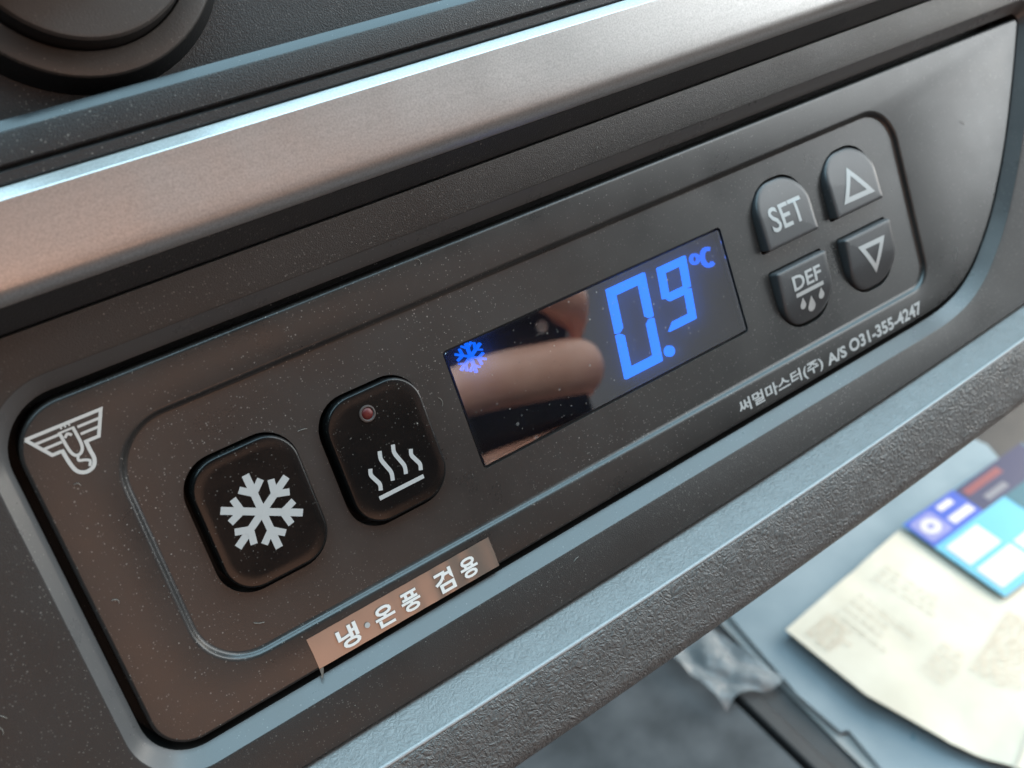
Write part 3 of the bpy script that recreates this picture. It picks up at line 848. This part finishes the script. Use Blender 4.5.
me = bpy.data.meshes.new('hand'); me.from_pydata([(x * MM, y * MM, z * MM) for x, y, z, _ in verts], edges, [])
hand = bpy.data.objects.new('hand', me); COL.objects.link(hand)
sk = hand.modifiers.new('skin', 'SKIN'); sb = hand.modifiers.new('sub', 'SUBSURF'); sb.levels = 2; sb.render_levels = 2
for i, v in enumerate(me.skin_vertices[0].data):
    v.radius = (verts[i][3] * MM * 1.12,) * 2; v.use_root = (i == 3)
dg = bpy.context.evaluated_depsgraph_get()
hm = bpy.data.meshes.new_from_object(hand.evaluated_get(dg)); bpy.data.objects.remove(hand)
hm.materials.clear(); hm.materials.append(MAT['skin'])
for p in hm.polygons: p.use_smooth = True
hand = bpy.data.objects.new('hand', hm); COL.objects.link(hand); hand.matrix_world = PW
tag(hand, 'bare hand gripping the phone, its finger reflected in the display', 'hand')

# ------------------------------------------------------------------ dust and lint caught along the seams
MAT['lint'] = plain('pale_lint', (.27, .25, .22), .9)
def loop_points(lp, count, spread_in, spread_out, z, rnd):
    n = len(lp); seg = []
    for i in range(n):
        a = Vector(lp[i]); b = Vector(lp[(i + 1) % n]); seg.append((a, b, (b - a).length))
    tot = sum(q[2] for q in seg); out = []
    for _ in range(count):
        t = rnd.random() * tot
        for a, b, l in seg:
            if t <= l: break
            t -= l
        p = a.lerp(b, t / l if l else 0); d = (b - a).normalized(); nn = Vector((d.y, -d.x))
        k = rnd.random() ** 2
        p = p + nn * (k * spread_out if rnd.random() < .5 else -k * spread_in)
        out.append((p.x, p.y, z))
    return out
rnd = random.Random(21)
pts = loop_points(offset(face_loop, -.5), 330, 2.2, 0, .02, rnd)
pts = [p for p in pts if p[0] < -20 or rnd.random() < .35]
pts += loop_points(offset(inner_loop, 1.0), 120, 0, 1.6, .02, rnd)
pts += [p for p in loop_points(offset(inner_loop, -.7), 190, 2.0, 0, FZ + .02, rnd) if p[1] < -6 or p[0] < -66 or rnd.random() < .3]
for h in holes[1:3]: pts += loop_points(offset(h, .25), 40, 0, 1.2, FZ + .02, rnd)
pts += [(x, y, PZ + .02) for x, y, _ in loop_points(offset(well_out, .6), 260, 0, 7, 0, rnd) if y > -34.5 and y < 32.5]
bm = bmesh.new()
for x, y, z in pts:
    r = .022 + .07 * rnd.random() ** 3
    a0 = rnd.random() * 6.28
    b = [bm.verts.new((x + r * rnd.uniform(.6, 1.5) * math.cos(a0 + k * 2.09), y + r * rnd.uniform(.6, 1.5) * math.sin(a0 + k * 2.09), z)) for k in range(3)]
    t = bm.verts.new((x, y, z + r * 1.1))
    for k in range(3): bm.faces.new((b[k], b[(k + 1) % 3], t))
for (x, y, z, ln, a) in ((-98, -9, PZ + .05, 1.8, 1.9), (-99.5, -10.5, PZ + .05, 1.5, .4), (-31, 2, FZ + .05, 1.6, .5), (-50.6, 7.5, FZ + .05, 1.4, 2.5), (-27, 22.6, .05, 1.5, .3), (-82.5, -2, .05, 1.4, 1.2), (-80, 13, .05, 1.1, .6), (8, 29.5, PZ + .05, 1.3, 2.2), (-66, -14.5, FZ + .05, 1.5, 2.9), (95, 8, .05, 1.4, 2.0), (88, -10, .05, 1.2, .9), (-20, -29.5, PZ + .05, 1.2, 1.0)):
    prev = None; px, py = x, y; bend = rnd.uniform(-.5, .5)
    for k in range(7):
        a += bend; px += ln / 6 * math.cos(a); py += ln / 6 * math.sin(a); zz = z + .12 * math.sin(k / 6 * math.pi)
        nx_, ny_ = -math.sin(a) * .035, math.cos(a) * .035
        cur = [bm.verts.new((px + nx_, py + ny_, zz)), bm.verts.new((px, py, zz + .05)), bm.verts.new((px - nx_, py - ny_, zz))]
        if prev:
            for q in range(2): bm.faces.new((prev[q], prev[q + 1], cur[q + 1], cur[q]))
        prev = cur
lint = build('dust_and_lint', bm, 'lint', None, smooth=False)
lint.matrix_world = PW
tag(lint, 'fine pale dust grains and lint caught along the panel seams', 'dust', kind='stuff')
